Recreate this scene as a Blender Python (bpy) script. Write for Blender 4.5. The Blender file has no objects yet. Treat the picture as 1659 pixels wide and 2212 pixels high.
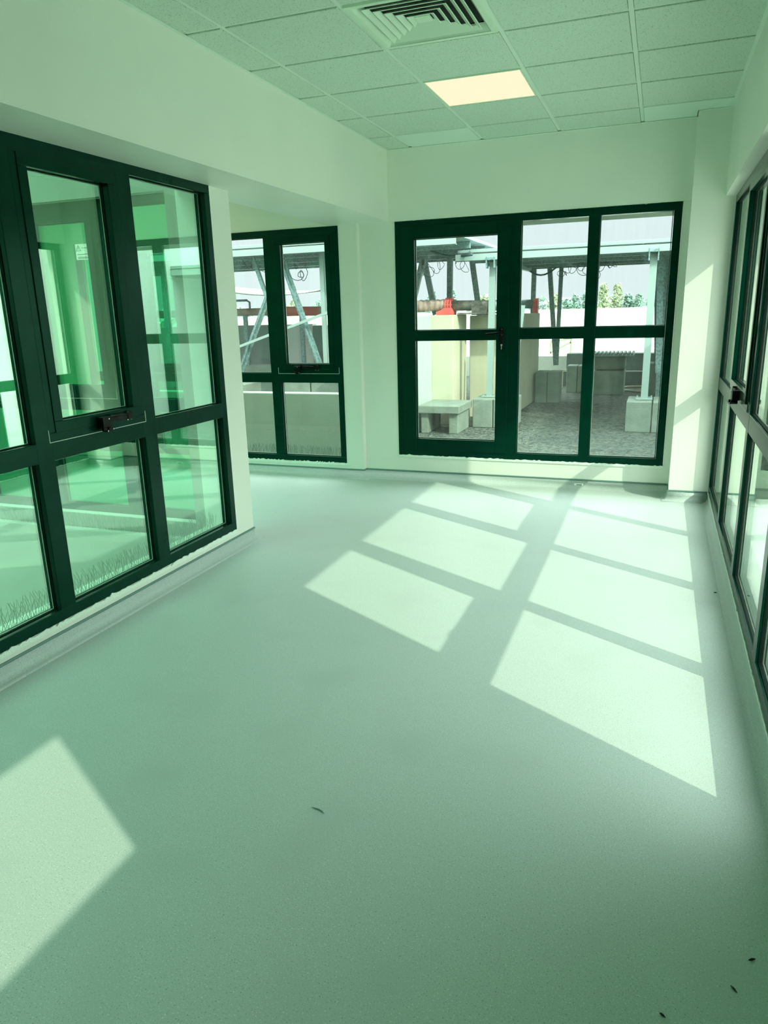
import bpy, bmesh, math, random
from mathutils import Vector, Matrix

random.seed(7)
S = bpy.context.scene
COL = S.collection

# ------------------------------------------------------------------ camera
F, YAW, PITCH, ROLL, HC = 1562.0, 0.361, -0.269, -0.0265, 1.505
fw = Vector((-math.sin(YAW) * math.cos(PITCH), math.cos(YAW) * math.cos(PITCH), math.sin(PITCH)))
rt = Vector((math.cos(YAW), math.sin(YAW), 0))
up = rt.cross(fw)
r2 = math.cos(ROLL) * rt + math.sin(ROLL) * up
u2 = -math.sin(ROLL) * rt + math.cos(ROLL) * up
cam = bpy.data.objects.new('camera', bpy.data.cameras.new('camera'))
COL.objects.link(cam)
cam.data.sensor_fit = 'VERTICAL'
cam.data.sensor_height = 36.0
cam.data.lens = F / 2212 * 36.0
cam.data.clip_start = 0.05
cam.data.clip_end = 600
cam.matrix_world = Matrix(((r2.x, u2.x, -fw.x, 0), (r2.y, u2.y, -fw.y, 0), (r2.z, u2.z, -fw.z, HC), (0, 0, 0, 1)))
S.camera = cam

# ------------------------------------------------------------------ world, sun, ceiling panels behind the camera
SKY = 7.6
W = bpy.data.worlds.new('sky')
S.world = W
W.use_nodes = True
bg = W.node_tree.nodes['Background']
bg.inputs['Strength'].default_value = 1.0
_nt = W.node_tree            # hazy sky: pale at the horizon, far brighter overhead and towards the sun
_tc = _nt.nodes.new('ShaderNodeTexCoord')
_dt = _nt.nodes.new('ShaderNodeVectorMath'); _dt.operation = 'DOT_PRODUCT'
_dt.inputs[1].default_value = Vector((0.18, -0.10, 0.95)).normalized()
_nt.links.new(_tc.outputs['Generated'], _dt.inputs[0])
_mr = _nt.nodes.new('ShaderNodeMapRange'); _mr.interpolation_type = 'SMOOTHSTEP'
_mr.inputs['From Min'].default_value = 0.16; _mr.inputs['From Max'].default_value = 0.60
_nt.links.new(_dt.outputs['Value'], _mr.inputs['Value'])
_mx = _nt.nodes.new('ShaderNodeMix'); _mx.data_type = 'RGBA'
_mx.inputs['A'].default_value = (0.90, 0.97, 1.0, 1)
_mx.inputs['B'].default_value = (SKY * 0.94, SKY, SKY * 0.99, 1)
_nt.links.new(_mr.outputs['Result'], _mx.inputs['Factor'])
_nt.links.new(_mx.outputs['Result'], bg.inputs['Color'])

sun = bpy.data.objects.new('sun', bpy.data.lights.new('sun', 'SUN'))
COL.objects.link(sun)
sun.data.energy = 4.5
sun.data.color = (1.0, 0.94, 0.80)
sun.data.angle = math.radians(0.6)
sun.rotation_euler = Vector((-1.2, 0.707, -1.0)).to_track_quat('-Z', 'Y').to_euler()

S.view_settings.view_transform = 'Standard'
S.view_settings.look = 'None'
S.view_settings.exposure = 0.0
S.view_settings.gamma = 1.0
S.view_settings.use_curve_mapping = False
S.cycles.caustics_reflective = False
S.cycles.caustics_refractive = False
S.cycles.max_bounces = 14
S.cycles.diffuse_bounces = 8
S.cycles.transparent_max_bounces = 24

al = bpy.data.objects.new('alcove_lamp', bpy.data.lights.new('alcove_lamp', 'AREA'))   # ceiling panel of the alcove
COL.objects.link(al)
al.data.size = 0.55; al.data.energy = 14; al.data.color = (1.0, 0.86, 0.60)
al.location = (-4.9, 5.2, 2.80)

# ------------------------------------------------------------------ materials
def mat(name, col, rough=0.6, metal=0.0, noise=None, bump=None, spec=0.5):
    """noise = (scale, amount, detail): colour mottling; bump = (scale, strength, detail)"""
    m = bpy.data.materials.new(name); m.use_nodes = True
    nt = m.node_tree; b = nt.nodes['Principled BSDF']
    b.inputs['Base Color'].default_value = (*col, 1)
    b.inputs['Roughness'].default_value = rough
    b.inputs['Metallic'].default_value = metal
    b.inputs['Specular IOR Level'].default_value = spec
    tc = nt.nodes.new('ShaderNodeTexCoord')
    if noise:
        n = nt.nodes.new('ShaderNodeTexNoise'); n.inputs['Scale'].default_value = noise[0]; n.inputs['Detail'].default_value = noise[2]
        nt.links.new(tc.outputs['Object'], n.inputs['Vector'])
        r = nt.nodes.new('ShaderNodeValToRGB')
        a = noise[1]
        r.color_ramp.elements[0].position = 0.3; r.color_ramp.elements[1].position = 0.7
        r.color_ramp.elements[0].color = (*[c * (1 - a) for c in col], 1)
        r.color_ramp.elements[1].color = (*[min(1, c * (1 + a)) for c in col], 1)
        nt.links.new(n.outputs['Fac'], r.inputs['Fac']); nt.links.new(r.outputs['Color'], b.inputs['Base Color'])
    if bump:
        n = nt.nodes.new('ShaderNodeTexNoise'); n.inputs['Scale'].default_value = bump[0]; n.inputs['Detail'].default_value = bump[2]
        nt.links.new(tc.outputs['Object'], n.inputs['Vector'])
        bp = nt.nodes.new('ShaderNodeBump'); bp.inputs['Strength'].default_value = bump[1]; bp.inputs['Distance'].default_value = 0.01
        nt.links.new(n.outputs['Fac'], bp.inputs['Height']); nt.links.new(bp.outputs['Normal'], b.inputs['Normal'])
    return m

def speckle_mat(name, base, light, dark, rough):
    m = mat(name, base, rough)
    nt = m.node_tree; b = nt.nodes['Principled BSDF']
    tc = nt.nodes.new('ShaderNodeTexCoord')
    cur = None
    def layer(scale, lo, hi, col, prev, seed):
        mp = nt.nodes.new('ShaderNodeMapping'); mp.inputs['Location'].default_value = (seed, seed * 2, 0)
        nt.links.new(tc.outputs['Object'], mp.inputs['Vector'])
        n = nt.nodes.new('ShaderNodeTexNoise'); n.inputs['Scale'].default_value = scale; n.inputs['Detail'].default_value = 1.5
        nt.links.new(mp.outputs['Vector'], n.inputs['Vector'])
        r = nt.nodes.new('ShaderNodeMapRange'); r.inputs['From Min'].default_value = lo; r.inputs['From Max'].default_value = hi
        nt.links.new(n.outputs['Fac'], r.inputs['Value'])
        mx = nt.nodes.new('ShaderNodeMix'); mx.data_type = 'RGBA'
        nt.links.new(r.outputs['Result'], mx.inputs['Factor'])
        if prev is None: mx.inputs['A'].default_value = (*base, 1)
        else: nt.links.new(prev, mx.inputs['A'])
        mx.inputs['B'].default_value = (*col, 1)
        return mx.outputs['Result']
    cur = layer(240, 0.60, 0.72, light, None, 3)
    cur = layer(260, 0.61, 0.73, dark, cur, 11)
    cur = layer(3.0, 0.55, 0.95, [c * 0.9 for c in base], cur, 5)
    nt.links.new(cur, b.inputs['Base Color'])
    return m

def glass_mat(name, tint, refl, refl_tint=(1, 1, 1), haze=0.0, power=5.0):
    m = bpy.data.materials.new(name); m.use_nodes = True
    nt = m.node_tree; nt.nodes.clear()
    out = nt.nodes.new('ShaderNodeOutputMaterial')
    tr = nt.nodes.new('ShaderNodeBsdfTransparent'); tr.inputs['Color'].default_value = (*tint, 1)
    gl = nt.nodes.new('ShaderNodeBsdfGlossy'); gl.inputs['Color'].default_value = (*refl_tint, 1); gl.inputs['Roughness'].default_value = 0.0
    ge = nt.nodes.new('ShaderNodeNewGeometry')
    dp = nt.nodes.new('ShaderNodeVectorMath'); dp.operation = 'DOT_PRODUCT'
    nt.links.new(ge.outputs['Incoming'], dp.inputs[0]); nt.links.new(ge.outputs['Normal'], dp.inputs[1])
    def mth(op, a, b):
        n = nt.nodes.new('ShaderNodeMath'); n.operation = op; n.use_clamp = op == 'ADD'
        for i, v in enumerate((a, b)):
            if v is None: continue
            if isinstance(v, (int, float)): n.inputs[i].default_value = v
            else: nt.links.new(v, n.inputs[i])
        return n.outputs[0]
    sch = mth('POWER', mth('SUBTRACT', 1.0, mth('ABSOLUTE', dp.outputs['Value'], None)), power)
    fac = mth('ADD', mth('MULTIPLY', sch, 0.9), 0.02 + refl)
    mx = nt.nodes.new('ShaderNodeMixShader')
    nt.links.new(fac, mx.inputs['Fac']); nt.links.new(tr.outputs[0], mx.inputs[1]); nt.links.new(gl.outputs[0], mx.inputs[2])
    last = mx.outputs[0]
    if haze:      # dust on the pane: a thin diffuse film, mottled
        df = nt.nodes.new('ShaderNodeBsdfDiffuse'); df.inputs['Color'].default_value = (0.8, 0.85, 0.75, 1)
        tl = nt.nodes.new('ShaderNodeBsdfTranslucent'); tl.inputs['Color'].default_value = (0.8, 0.85, 0.75, 1)
        m2 = nt.nodes.new('ShaderNodeMixShader'); m2.inputs['Fac'].default_value = 0.5
        nt.links.new(df.outputs[0], m2.inputs[1]); nt.links.new(tl.outputs[0], m2.inputs[2])
        tc = nt.nodes.new('ShaderNodeTexCoord'); mp = nt.nodes.new('ShaderNodeMapping'); mp.inputs['Scale'].default_value = (6, 6, 0.8)
        n = nt.nodes.new('ShaderNodeTexNoise'); n.inputs['Scale'].default_value = 4; n.inputs['Detail'].default_value = 6
        nt.links.new(tc.outputs['Object'], mp.inputs['Vector']); nt.links.new(mp.outputs['Vector'], n.inputs['Vector'])
        mr = nt.nodes.new('ShaderNodeMapRange'); mr.inputs['From Min'].default_value = 0.3; mr.inputs['From Max'].default_value = 0.8
        mr.inputs['To Min'].default_value = haze * 0.4; mr.inputs['To Max'].default_value = haze * 1.8
        nt.links.new(n.outputs['Fac'], mr.inputs['Value'])
        m3 = nt.nodes.new('ShaderNodeMixShader')
        nt.links.new(mr.outputs['Result'], m3.inputs['Fac']); nt.links.new(last, m3.inputs[1]); nt.links.new(m2.outputs[0], m3.inputs[2])
        last = m3.outputs[0]
    nt.links.new(last, out.inputs['Surface'])
    return m

M = {}
M['wall'] = mat('wall_paint', (0.75, 0.81, 0.71), 0.42, noise=(1.3, 0.03, 4), bump=(60, 0.05, 3))
M['wall_out'] = mat('outside_render', (0.33, 0.40, 0.31), 0.85, noise=(3, 0.06, 5), bump=(120, 0.3, 4))
M['floor'] = speckle_mat('speckled_vinyl', (0.485, 0.585, 0.545), (0.68, 0.82, 0.75), (0.17, 0.28, 0.23), 0.43)
M['floor'].node_tree.nodes['Principled BSDF'].inputs['Specular IOR Level'].default_value = 0.42
M['cap'] = mat('capping_strip', (0.10, 0.22, 0.18), 0.4)
M['frame'] = mat('green_aluminium', (0.0004, 0.021, 0.013), 0.22, noise=(9, 0.12, 3), spec=0.22)
M['frame'].node_tree.nodes['Principled BSDF'].inputs['Specular Tint'].default_value = (0.25, 1.0, 0.68, 1)
M['gasket'] = mat('black_gasket', (0.002, 0.010, 0.007), 0.8, spec=0.1)
M['spacer'] = mat('silver_spacer', (0.50, 0.60, 0.50), 0.6, 0.0)
M['black'] = mat('black_handle', (0.003, 0.005, 0.005), 0.35, spec=0.15)
M['steel'] = mat('steel_pin', (0.7, 0.75, 0.7), 0.25, 0.9)
M['sealant'] = mat('white_filler', (0.78, 0.92, 0.80), 0.8, bump=(80, 0.6, 4))
M['tee'] = mat('ceiling_tee', (0.64, 0.78, 0.66), 0.5)
M['plain'] = mat('plain_ceiling_tile', (0.64, 0.80, 0.70), 0.5)
M['vent'] = mat('white_vent_metal', (0.60, 0.78, 0.60), 0.4)
M['dark'] = mat('duct_void', (0.01, 0.02, 0.015), 0.8)
M['galv'] = mat('galvanised_steel', (0.15, 0.25, 0.24), 0.5, 0.2, noise=(40, 0.45, 6))
M['alu'] = mat('aluminium_rail', (0.25, 0.35, 0.31), 0.5, 0.1)
M['panel_back'] = mat('solar_panel_back', (0.28, 0.38, 0.37), 0.6, noise=(2, 0.15, 3))
M['concrete'] = mat('concrete', (0.17, 0.225, 0.175), 0.9, noise=(7, 0.15, 6), bump=(40, 0.4, 6))
M['parapet'] = mat('white_parapet', (0.82, 0.86, 0.80), 0.85, noise=(1, 0.05, 5))
M['cream'] = mat('cream_wall', (0.47, 0.49, 0.34), 0.85, noise=(1.6, 0.10, 6), bump=(60, 0.2, 4))
M['pale'] = mat('shaded_service_wall', (0.36, 0.45, 0.40), 0.85, noise=(1.6, 0.06, 6))  # bluish copy of the cream wall, with its shade put into the colour
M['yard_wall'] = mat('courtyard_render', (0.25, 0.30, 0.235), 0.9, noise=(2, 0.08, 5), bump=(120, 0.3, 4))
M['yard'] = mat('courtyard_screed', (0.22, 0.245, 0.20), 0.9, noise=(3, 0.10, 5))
M['curb'] = mat('shaded_curb', (0.07, 0.10, 0.085), 0.9, noise=(7, 0.2, 6))  # darker copy of the concrete, shade on the curbs put into the colour
M['deck'] = mat('side_deck_membrane', (0.50, 0.56, 0.50), 0.9, noise=(2, 0.06, 5))
M['grey_wall'] = mat('grey_roof_wall', (0.20, 0.26, 0.24), 0.85, noise=(2, 0.08, 4))
M['roof'] = mat('roof_deck', (0.36, 0.41, 0.33), 0.9, noise=(4, 0.12, 6))
M['red'] = mat('red_pipe', (0.70, 0.11, 0.09), 0.6, noise=(6, 0.2, 4))
M['wrap'] = mat('dusty_pipe_wrap', (0.42, 0.32, 0.26), 0.85, noise=(9, 0.3, 5))
M['pipe_dark'] = mat('dark_pipe', (0.12, 0.12, 0.09), 0.8, noise=(25, 0.4, 5))
M['cable'] = mat('black_cable', (0.02, 0.07, 0.07), 0.6)
M['hose'] = mat('pale_hose', (0.45, 0.45, 0.30), 0.7)
M['bucket'] = mat('green_plastic', (0.02, 0.45, 0.28), 0.5)
M['spike'] = mat('spike_wire', (0.05, 0.13, 0.09), 0.45, 0.3)
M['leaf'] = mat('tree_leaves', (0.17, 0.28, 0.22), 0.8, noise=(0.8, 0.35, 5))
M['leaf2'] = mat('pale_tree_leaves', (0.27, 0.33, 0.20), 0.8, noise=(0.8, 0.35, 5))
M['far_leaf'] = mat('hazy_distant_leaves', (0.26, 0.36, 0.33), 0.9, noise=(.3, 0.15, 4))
M['bark'] = mat('bark', (0.16, 0.13, 0.08), 0.9, noise=(5, 0.3, 4))
M['land'] = mat('far_ground', (0.42, 0.46, 0.34), 0.95, noise=(0.05, 0.2, 6))
M['tarp'] = mat('pale_tarpaulin', (0.70, 0.76, 0.64), 0.8, noise=(1, 0.08, 3))
M['paper'] = mat('paper', (0.80, 0.86, 0.74), 0.7)
M['ink'] = mat('ink', (0.03, 0.05, 0.04), 0.7)
M['chip'] = mat('dark_grit', (0.012, 0.03, 0.02), 0.8)

M['glass_left'] = glass_mat('tinted_mirror_glass', (0.64, 0.90, 0.76), 0.28, (0.80, 1.0, 0.90))
M['glass_yard'] = glass_mat('green_glass', (0.45, 0.93, 0.74), 0.08, (0.7, 1.0, 0.85))
M['glass_back'] = glass_mat('clear_dusty_glass', (0.93, 0.99, 0.97), 0.0, (0.9, 1.0, 0.95), haze=0.022)
M['glass_right'] = glass_mat('sunlit_glass', (0.925, 0.965, 0.93), 0.05, (0.90, 1.0, 0.94), haze=0.008, power=3.0)

# fissured ceiling tile
m = mat('fissured_tile', (0.56, 0.70, 0.58), 0.85)
nt = m.node_tree; b = nt.nodes['Principled BSDF']
tc = nt.nodes.new('ShaderNodeTexCoord')
v = nt.nodes.new('ShaderNodeTexNoise'); v.inputs['Scale'].default_value = 140; v.inputs['Detail'].default_value = 2.5; v.inputs['Distortion'].default_value = 1.2
nt.links.new(tc.outputs['Object'], v.inputs['Vector'])
r = nt.nodes.new('ShaderNodeValToRGB')
r.color_ramp.elements[0].position = 0.33; r.color_ramp.elements[0].color = (0.24, 0.36, 0.27, 1)
r.color_ramp.elements[1].position = 0.40; r.color_ramp.elements[1].color = (0.56, 0.70, 0.58, 1)
nt.links.new(v.outputs['Fac'], r.inputs['Fac']); nt.links.new(r.outputs['Color'], b.inputs['Base Color'])
bp = nt.nodes.new('ShaderNodeBump'); bp.inputs['Strength'].default_value = 0.5; bp.inputs['Distance'].default_value = 0.004
nt.links.new(v.outputs['Fac'], bp.inputs['Height']); nt.links.new(bp.outputs['Normal'], b.inputs['Normal'])
M['tile'] = m
# gravel
m = mat('gravel', (0.27, 0.31, 0.22), 0.95)
nt = m.node_tree; b = nt.nodes['Principled BSDF']
tc = nt.nodes.new('ShaderNodeTexCoord')
v = nt.nodes.new('ShaderNodeTexVoronoi'); v.inputs['Scale'].default_value = 28
nt.links.new(tc.outputs['Object'], v.inputs['Vector'])
r = nt.nodes.new('ShaderNodeValToRGB')
r.color_ramp.elements[0].color = (0.014, 0.026, 0.021, 1); r.color_ramp.elements[1].color = (0.11, 0.135, 0.10, 1)
sp = nt.nodes.new('ShaderNodeSeparateColor'); nt.links.new(v.outputs['Color'], sp.inputs['Color'])
nt.links.new(sp.outputs[0], r.inputs['Fac']); nt.links.new(r.outputs['Color'], b.inputs['Base Color'])
bp = nt.nodes.new('ShaderNodeBump'); bp.inputs['Strength'].default_value = 1.0; bp.inputs['Distance'].default_value = 0.03
nt.links.new(v.outputs['Distance'], bp.inputs['Height']); nt.links.new(bp.outputs['Normal'], b.inputs['Normal'])
M['gravel'] = m
# lit diffuser
m = bpy.data.materials.new('lit_diffuser'); m.use_nodes = True
b = m.node_tree.nodes['Principled BSDF']
b.inputs['Base Color'].default_value = (0.10, 0.09, 0.07, 1)
b.inputs['Emission Color'].default_value = (1.0, 0.85, 0.58, 1); b.inputs['Emission Strength'].default_value = 1.0
M['diffuser'] = m

# ------------------------------------------------------------------ mesh helpers
def box(bm, a, b):
    x0, x1 = sorted((a[0], b[0])); y0, y1 = sorted((a[1], b[1])); z0, z1 = sorted((a[2], b[2]))
    vs = [bm.verts.new(p) for p in ((x0,y0,z0),(x1,y0,z0),(x1,y1,z0),(x0,y1,z0),(x0,y0,z1),(x1,y0,z1),(x1,y1,z1),(x0,y1,z1))]
    for f in ((0,3,2,1),(4,5,6,7),(0,1,5,4),(1,2,6,5),(2,3,7,6),(3,0,4,7)):
        bm.faces.new([vs[i] for i in f])

def bar(bm, p, q, w, h=None, upv=(0, 0, 1)):
    """rectangular bar from p to q"""
    h = h or w
    p, q = Vector(p), Vector(q); d = (q - p).normalized()
    u = Vector(upv)
    if abs(d.dot(u)) > 0.95: u = Vector((0, 1, 0))
    s = d.cross(u).normalized(); t = s.cross(d).normalized()
    c = [(-1,-1),(1,-1),(1,1),(-1,1)]
    A = [bm.verts.new(p + s*i*w/2 + t*j*h/2) for i, j in c]
    B = [bm.verts.new(q + s*i*w/2 + t*j*h/2) for i, j in c]
    bm.faces.new(A[::-1]); bm.faces.new(B)
    for k in range(4): bm.faces.new((A[k], A[(k+1)%4], B[(k+1)%4], B[k]))

def tube(bm, pts, r, n=8, closed=False):
    pts = [Vector(p) for p in pts]; rings = []
    for i, p in enumerate(pts):
        a = pts[i-1] if (i > 0 or closed) else p
        c = pts[(i+1) % len(pts)] if (i < len(pts)-1 or closed) else p
        d = (c - a).normalized()
        u = Vector((0,0,1)) if abs(d.z) < 0.9 else Vector((0,1,0))
        s = d.cross(u).normalized(); t = s.cross(d)
        rr = r[i] if isinstance(r, (list, tuple)) else r
        rings.append([bm.verts.new(p + (s*math.cos(2*math.pi*k/n) + t*math.sin(2*math.pi*k/n))*rr) for k in range(n)])
    m = len(rings)
    for i in range(m if closed else m-1):
        A, B = rings[i], rings[(i+1) % m]
        for k in range(n): bm.faces.new((A[k], A[(k+1)%n], B[(k+1)%n], B[k]))
    if not closed: bm.faces.new(rings[0][::-1]); bm.faces.new(rings[-1])

def obj(name, bm, m, parent=None, bevel=0.0, smooth=False, label=None, cat=None, group=None, kind=None):
    me = bpy.data.meshes.new(name)
    bmesh.ops.recalc_face_normals(bm, faces=bm.faces[:])
    bm.to_mesh(me); bm.free()
    o = bpy.data.objects.new(name, me); COL.objects.link(o)
    me.materials.append(M[m] if isinstance(m, str) else m)
    if smooth:
        for p in me.polygons: p.use_smooth = True
    if parent: o.parent = parent
    if bevel:
        md = o.modifiers.new('bevel', 'BEVEL'); md.width = bevel; md.segments = 2; md.limit_method = 'ANGLE'
    tag(o, label, cat, group, kind)
    return o

def tag(o, label=None, cat=None, group=None, kind=None):
    if label: o['label'] = label
    if cat: o['category'] = cat
    if group: o['group'] = group
    if kind: o['kind'] = kind
    return o

def empty(name, label=None, cat=None, group=None, kind=None, loc=(0, 0, 0)):
    o = bpy.data.objects.new(name, None); COL.objects.link(o); o.empty_display_size = 0.1
    o.location = loc
    return tag(o, label, cat, group, kind)

def boxes(name, lst, m, **k):
    bm = bmesh.new()
    for a, b in lst: box(bm, a, b)
    return obj(name, bm, m, **k)

# ------------------------------------------------------------------ key dimensions
H = 2.807
XB, ZB = -2.239, 2.255        # left beam face and underside
XW = -2.565                   # left wall plane
YE = 4.21                     # end of left wall
YL = 6.181                    # back wall, left section
XN = -2.52                    # corner where the recess starts
YN = 6.243                    # recessed wall with the big window
YU = 6.215                    # wall above the recess
YC, XC = 6.03, 0.15           # column in the right corner
XR, ZR = 0.371, 2.240         # right beam
XG = 0.445                    # right glazing plane
GZ = -0.05                    # ground outside

# ------------------------------------------------------------------ floor, walls
boxes('floor', [((-2.80, -3.2, -0.12), (0.62, 6.45, 0)), ((-6.2, 3.98, -0.12), (-2.80, 6.40, 0))], 'floor',
      kind='structure', label='pale green speckled vinyl floor with window shaped sun patches', cat='floor')

boxes('wall_left', [
    ((-2.80, -3.2, 0), (XW, 3.99, 0.135)),            # below the window
    ((-2.80, 3.99, 0), (XW, YE, 2.255)),              # end pier
    ((-2.80, -3.2, 0.135), (XW, -1.05, 2.255)),
    ((-2.80, -3.2, 2.255), (XB, YL + .1, 3.0)),       # beam above
    ((-2.80, -3.2, 2.2549), (XW, 3.99, 2.262)),
], 'wall', kind='structure', label='pale green left wall with deep beam over the courtyard window', cat='wall')

boxes('wall_back', [
    ((-6.2, YL, 0), (-5.60, 6.40, 3.0)),
    ((-5.60, YL, 0), (-2.70, 6.40, 0.14)),
    ((-5.60, YL, 2.245), (-2.70, 6.40, 3.0)),
    ((-2.70, YL, 0), (XN, 6.40, 3.0)),
    ((XN, YN, 0), (-2.19, 6.45, 2.25)),
    ((-2.19, YN, 0), (0.10, 6.45, 0.232)),
    ((0.10, YN, 0), (XC, 6.45, 2.25)),
    ((XN, YU, 2.25), (XC, 6.45, 3.0)),
    ((XC, YC, 0), (0.62, 6.45, 3.0)),                 # corner column
], 'wall', kind='structure', label='pale green back wall with corner column and recessed window', cat='wall')

boxes('wall_right', [
    ((XR, -3.2, ZR), (0.62, YC, 3.0)),
    ((XG, 1.99, 0), (0.62, YC, 0.09)),
    ((XG, 0.41, 0), (0.62, 1.99, ZR)),
    ((XG, -3.2, 0), (0.62, 0.41, 1.44)),
    ((XG, -3.2, 1.44), (0.62, -2.0, ZR)),
    ((XG, -2.0, 2.20), (0.62, 0.41, ZR)),
], 'wall', kind='structure', label='pale green right wall with beam above the long glazing', cat='wall')
boxes('wall_rear', [((-2.80, -3.4, 0), (0.62, -3.2, 3.0))], 'wall', kind='structure', label='plain pale green wall behind the viewpoint', cat='wall')
boxes('wall_alcove', [
    ((-6.4, 3.98, 0), (-6.2, 6.40, 3.0)),
    ((-6.2, 4.02, 0), (-5.6, YE, 3.0)),
    ((-5.6, 4.02, 0), (-2.88, YE, 0.14)),
    ((-5.6, 4.02, 2.26), (-2.88, YE, 3.0)),
    ((-2.88, 4.02, 0), (-2.80, YE, 3.0)),
], 'wall', kind='structure', label='alcove wall with green tinted window facing the courtyard', cat='wall')
boxes('roof', [((-6.4, 3.98, 3.0), (0.62, 6.45, 3.25)), ((-3.0, -3.4, 3.0), (0.62, 3.98, 3.25)), ((XG + .18, 1.5, 2.236), (0.87, 7.05, 2.40)), ((-1.30, 6.45, 2.236), (XG + .18, 7.05, 2.40))],
      'wall_out', kind='structure', label='flat roof slab with ledge over the outer windows', cat='roof')
boxes('ceiling_alcove', [((-6.2, YE, H), (-2.80, YL, H + 0.06))], 'wall', kind='structure', label='plain ceiling of the alcove behind the left wall', cat='ceiling')

# ------------------------------------------------------------------ suspended ceiling
ceil = empty('ceiling', 'suspended ceiling of fissured square tiles in a metal grid', 'ceiling', kind='structure')
CX = [-0.224 + 0.6 * k for k in range(-3, 1)]
CY = [5.764 - 0.598 * k for k in range(0, 15)]
xs = [XB] + CX + [XR]
ys = [-3.2] + sorted(CY) + [YU]
bmT = bmesh.new(); bmP = bmesh.new()
VENT = (1, None); 
for i in range(len(xs) - 1):
    for j in range(len(ys) - 1):
        x0, x1, y0, y1 = xs[i], xs[i+1], ys[j], ys[j+1]
        last = (j == len(ys) - 2)
        g = 0.014
        if i == 2 and abs(y0 - (5.764 - 0.598 * 4)) < .01: continue      # air vent bay
        if i == 2 and abs(y0 - (5.764 - 0.598 * 2)) < .01: continue      # light bay
        if i == 4 and last:
            box(bmP, (x0+g, y0+g, H), (XC - .005, y1-.004, H+.012)); box(bmP, (XC - .006, y0+g, H), (x1-.004, YC - .006, H+.012)); continue
        tgt = bmP if (last and i == 1) else bmT
        box(tgt, (x0 + g, y0 + g, H), (x1 - g, y1 - g, H + .012))
obj('ceiling_tiles', bmT, 'tile', parent=ceil, bevel=.002)
obj('plain_tiles', bmP, 'plain', parent=ceil, bevel=.001, label='smooth plain tiles in the last row')
bm = bmesh.new()
for x in CX: box(bm, (x - .012, -3.2, H + .006), (x + .012, YU, H + .03))
for y in CY: box(bm, (XB, y - .012, H + .0065), (XR, y + .012, H + .03))
obj('grid', bm, 'tee', parent=ceil)
bm = bmesh.new(); box(bm, (XB, -3.2, H + .035), (XR, YU, H + .05)); obj('void', bm, 'dark', parent=ceil)
bm = bmesh.new()
box(bm, (XB, -3.2, H - .004), (XB + .020, YU, H - .001)); box(bm, (XR - .020, -3.2, H - .004), (XR, YC, H - .001))
box(bm, (XB, YU - .020, H - .0045), (XC, YU, H - .0015)); box(bm, (XC, YC - .020, H - .0045), (XR, YC, H - .0015))
obj('wall_angle', bm, 'tee', parent=ceil)

# ceiling light
def ring(bm, x0, x1, y0, y1, z0, z1, w):
    box(bm, (x0, y0, z0), (x1, y0 + w, z1)); box(bm, (x0, y1 - w, z0), (x1, y1, z1))
    box(bm, (x0, y0 + w, z0), (x0 + w, y1 - w, z1)); box(bm, (x1 - w, y0 + w, z0), (x1, y1 - w, z1))
lx0, lx1, ly0 = CX[1], CX[2], 5.764 - 0.598 * 2
L = empty('ceiling_light', 'lit cream square light panel set in the ceiling grid', 'ceiling light', loc=((lx0+lx1)/2, ly0+.3, H))
def rel(o, p): o.matrix_parent_inverse = Matrix.Translation(-Vector(p.location)); return o
bm = bmesh.new(); ring(bm, lx0+.012, lx1-.012, ly0+.012, ly0+.586, H - .002, H + .012, .008); rel(obj('frame', bm, 'vent', parent=L), L)
bm = bmesh.new(); box(bm, (lx0+.019, ly0+.019, H + .001), (lx1-.019, ly0+.579, H + .01)); rel(obj('diffuser', bm, 'diffuser', parent=L), L)

# air vent, square cone louvres
vy0 = 5.764 - 0.598 * 4
Vt = empty('ceiling_vent', 'square four way air vent with nested louvres in the ceiling', 'vent', loc=((lx0+lx1)/2, vy0+.3, H))
cx, cy = (lx0 + lx1) / 2, vy0 + 0.299
def sq_ring(bm, h0, z0, h1, z1, t=0.0):
    A = [bm.verts.new((cx + sx*h0, cy + sy*h0, z0)) for sx, sy in ((-1,-1),(1,-1),(1,1),(-1,1))]
    B = [bm.verts.new((cx + sx*h1, cy + sy*h1, z1)) for sx, sy in ((-1,-1),(1,-1),(1,1),(-1,1))]
    for k in range(4): bm.faces.new((A[k], A[(k+1)%4], B[(k+1)%4], B[k]))
bm = bmesh.new(); ring(bm, lx0+.012, lx1-.012, vy0+.012, vy0+.586, H - .006, H + .01, .028)
sq_ring(bm, .262, H - .006, .232, H + .030); 
rel(obj('frame', bm, 'vent', parent=Vt, bevel=.002), Vt)
for k in range(5):
    h = 0.226 - k * 0.040
    bm = bmesh.new()
    sq_ring(bm, h, H - .002, h - .025, H + .013); sq_ring(bm, h - .003, H - .004, h - .026, H + .011); sq_ring(bm, h, H - .002, h - .003, H - .004)
    rel(obj('louvre', bm, 'vent', parent=Vt), Vt)
bm = bmesh.new(); box(bm, (cx-.036, cy-.036, H + .002), (cx+.036, cy+.036, H + .008)); rel(obj('centre_plate', bm, 'vent', parent=Vt), Vt)
bm = bmesh.new(); box(bm, (cx-.235, cy-.235, H + .034), (cx+.235, cy+.235, H + .04)); rel(obj('duct', bm, 'dark', parent=Vt), Vt)

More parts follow.
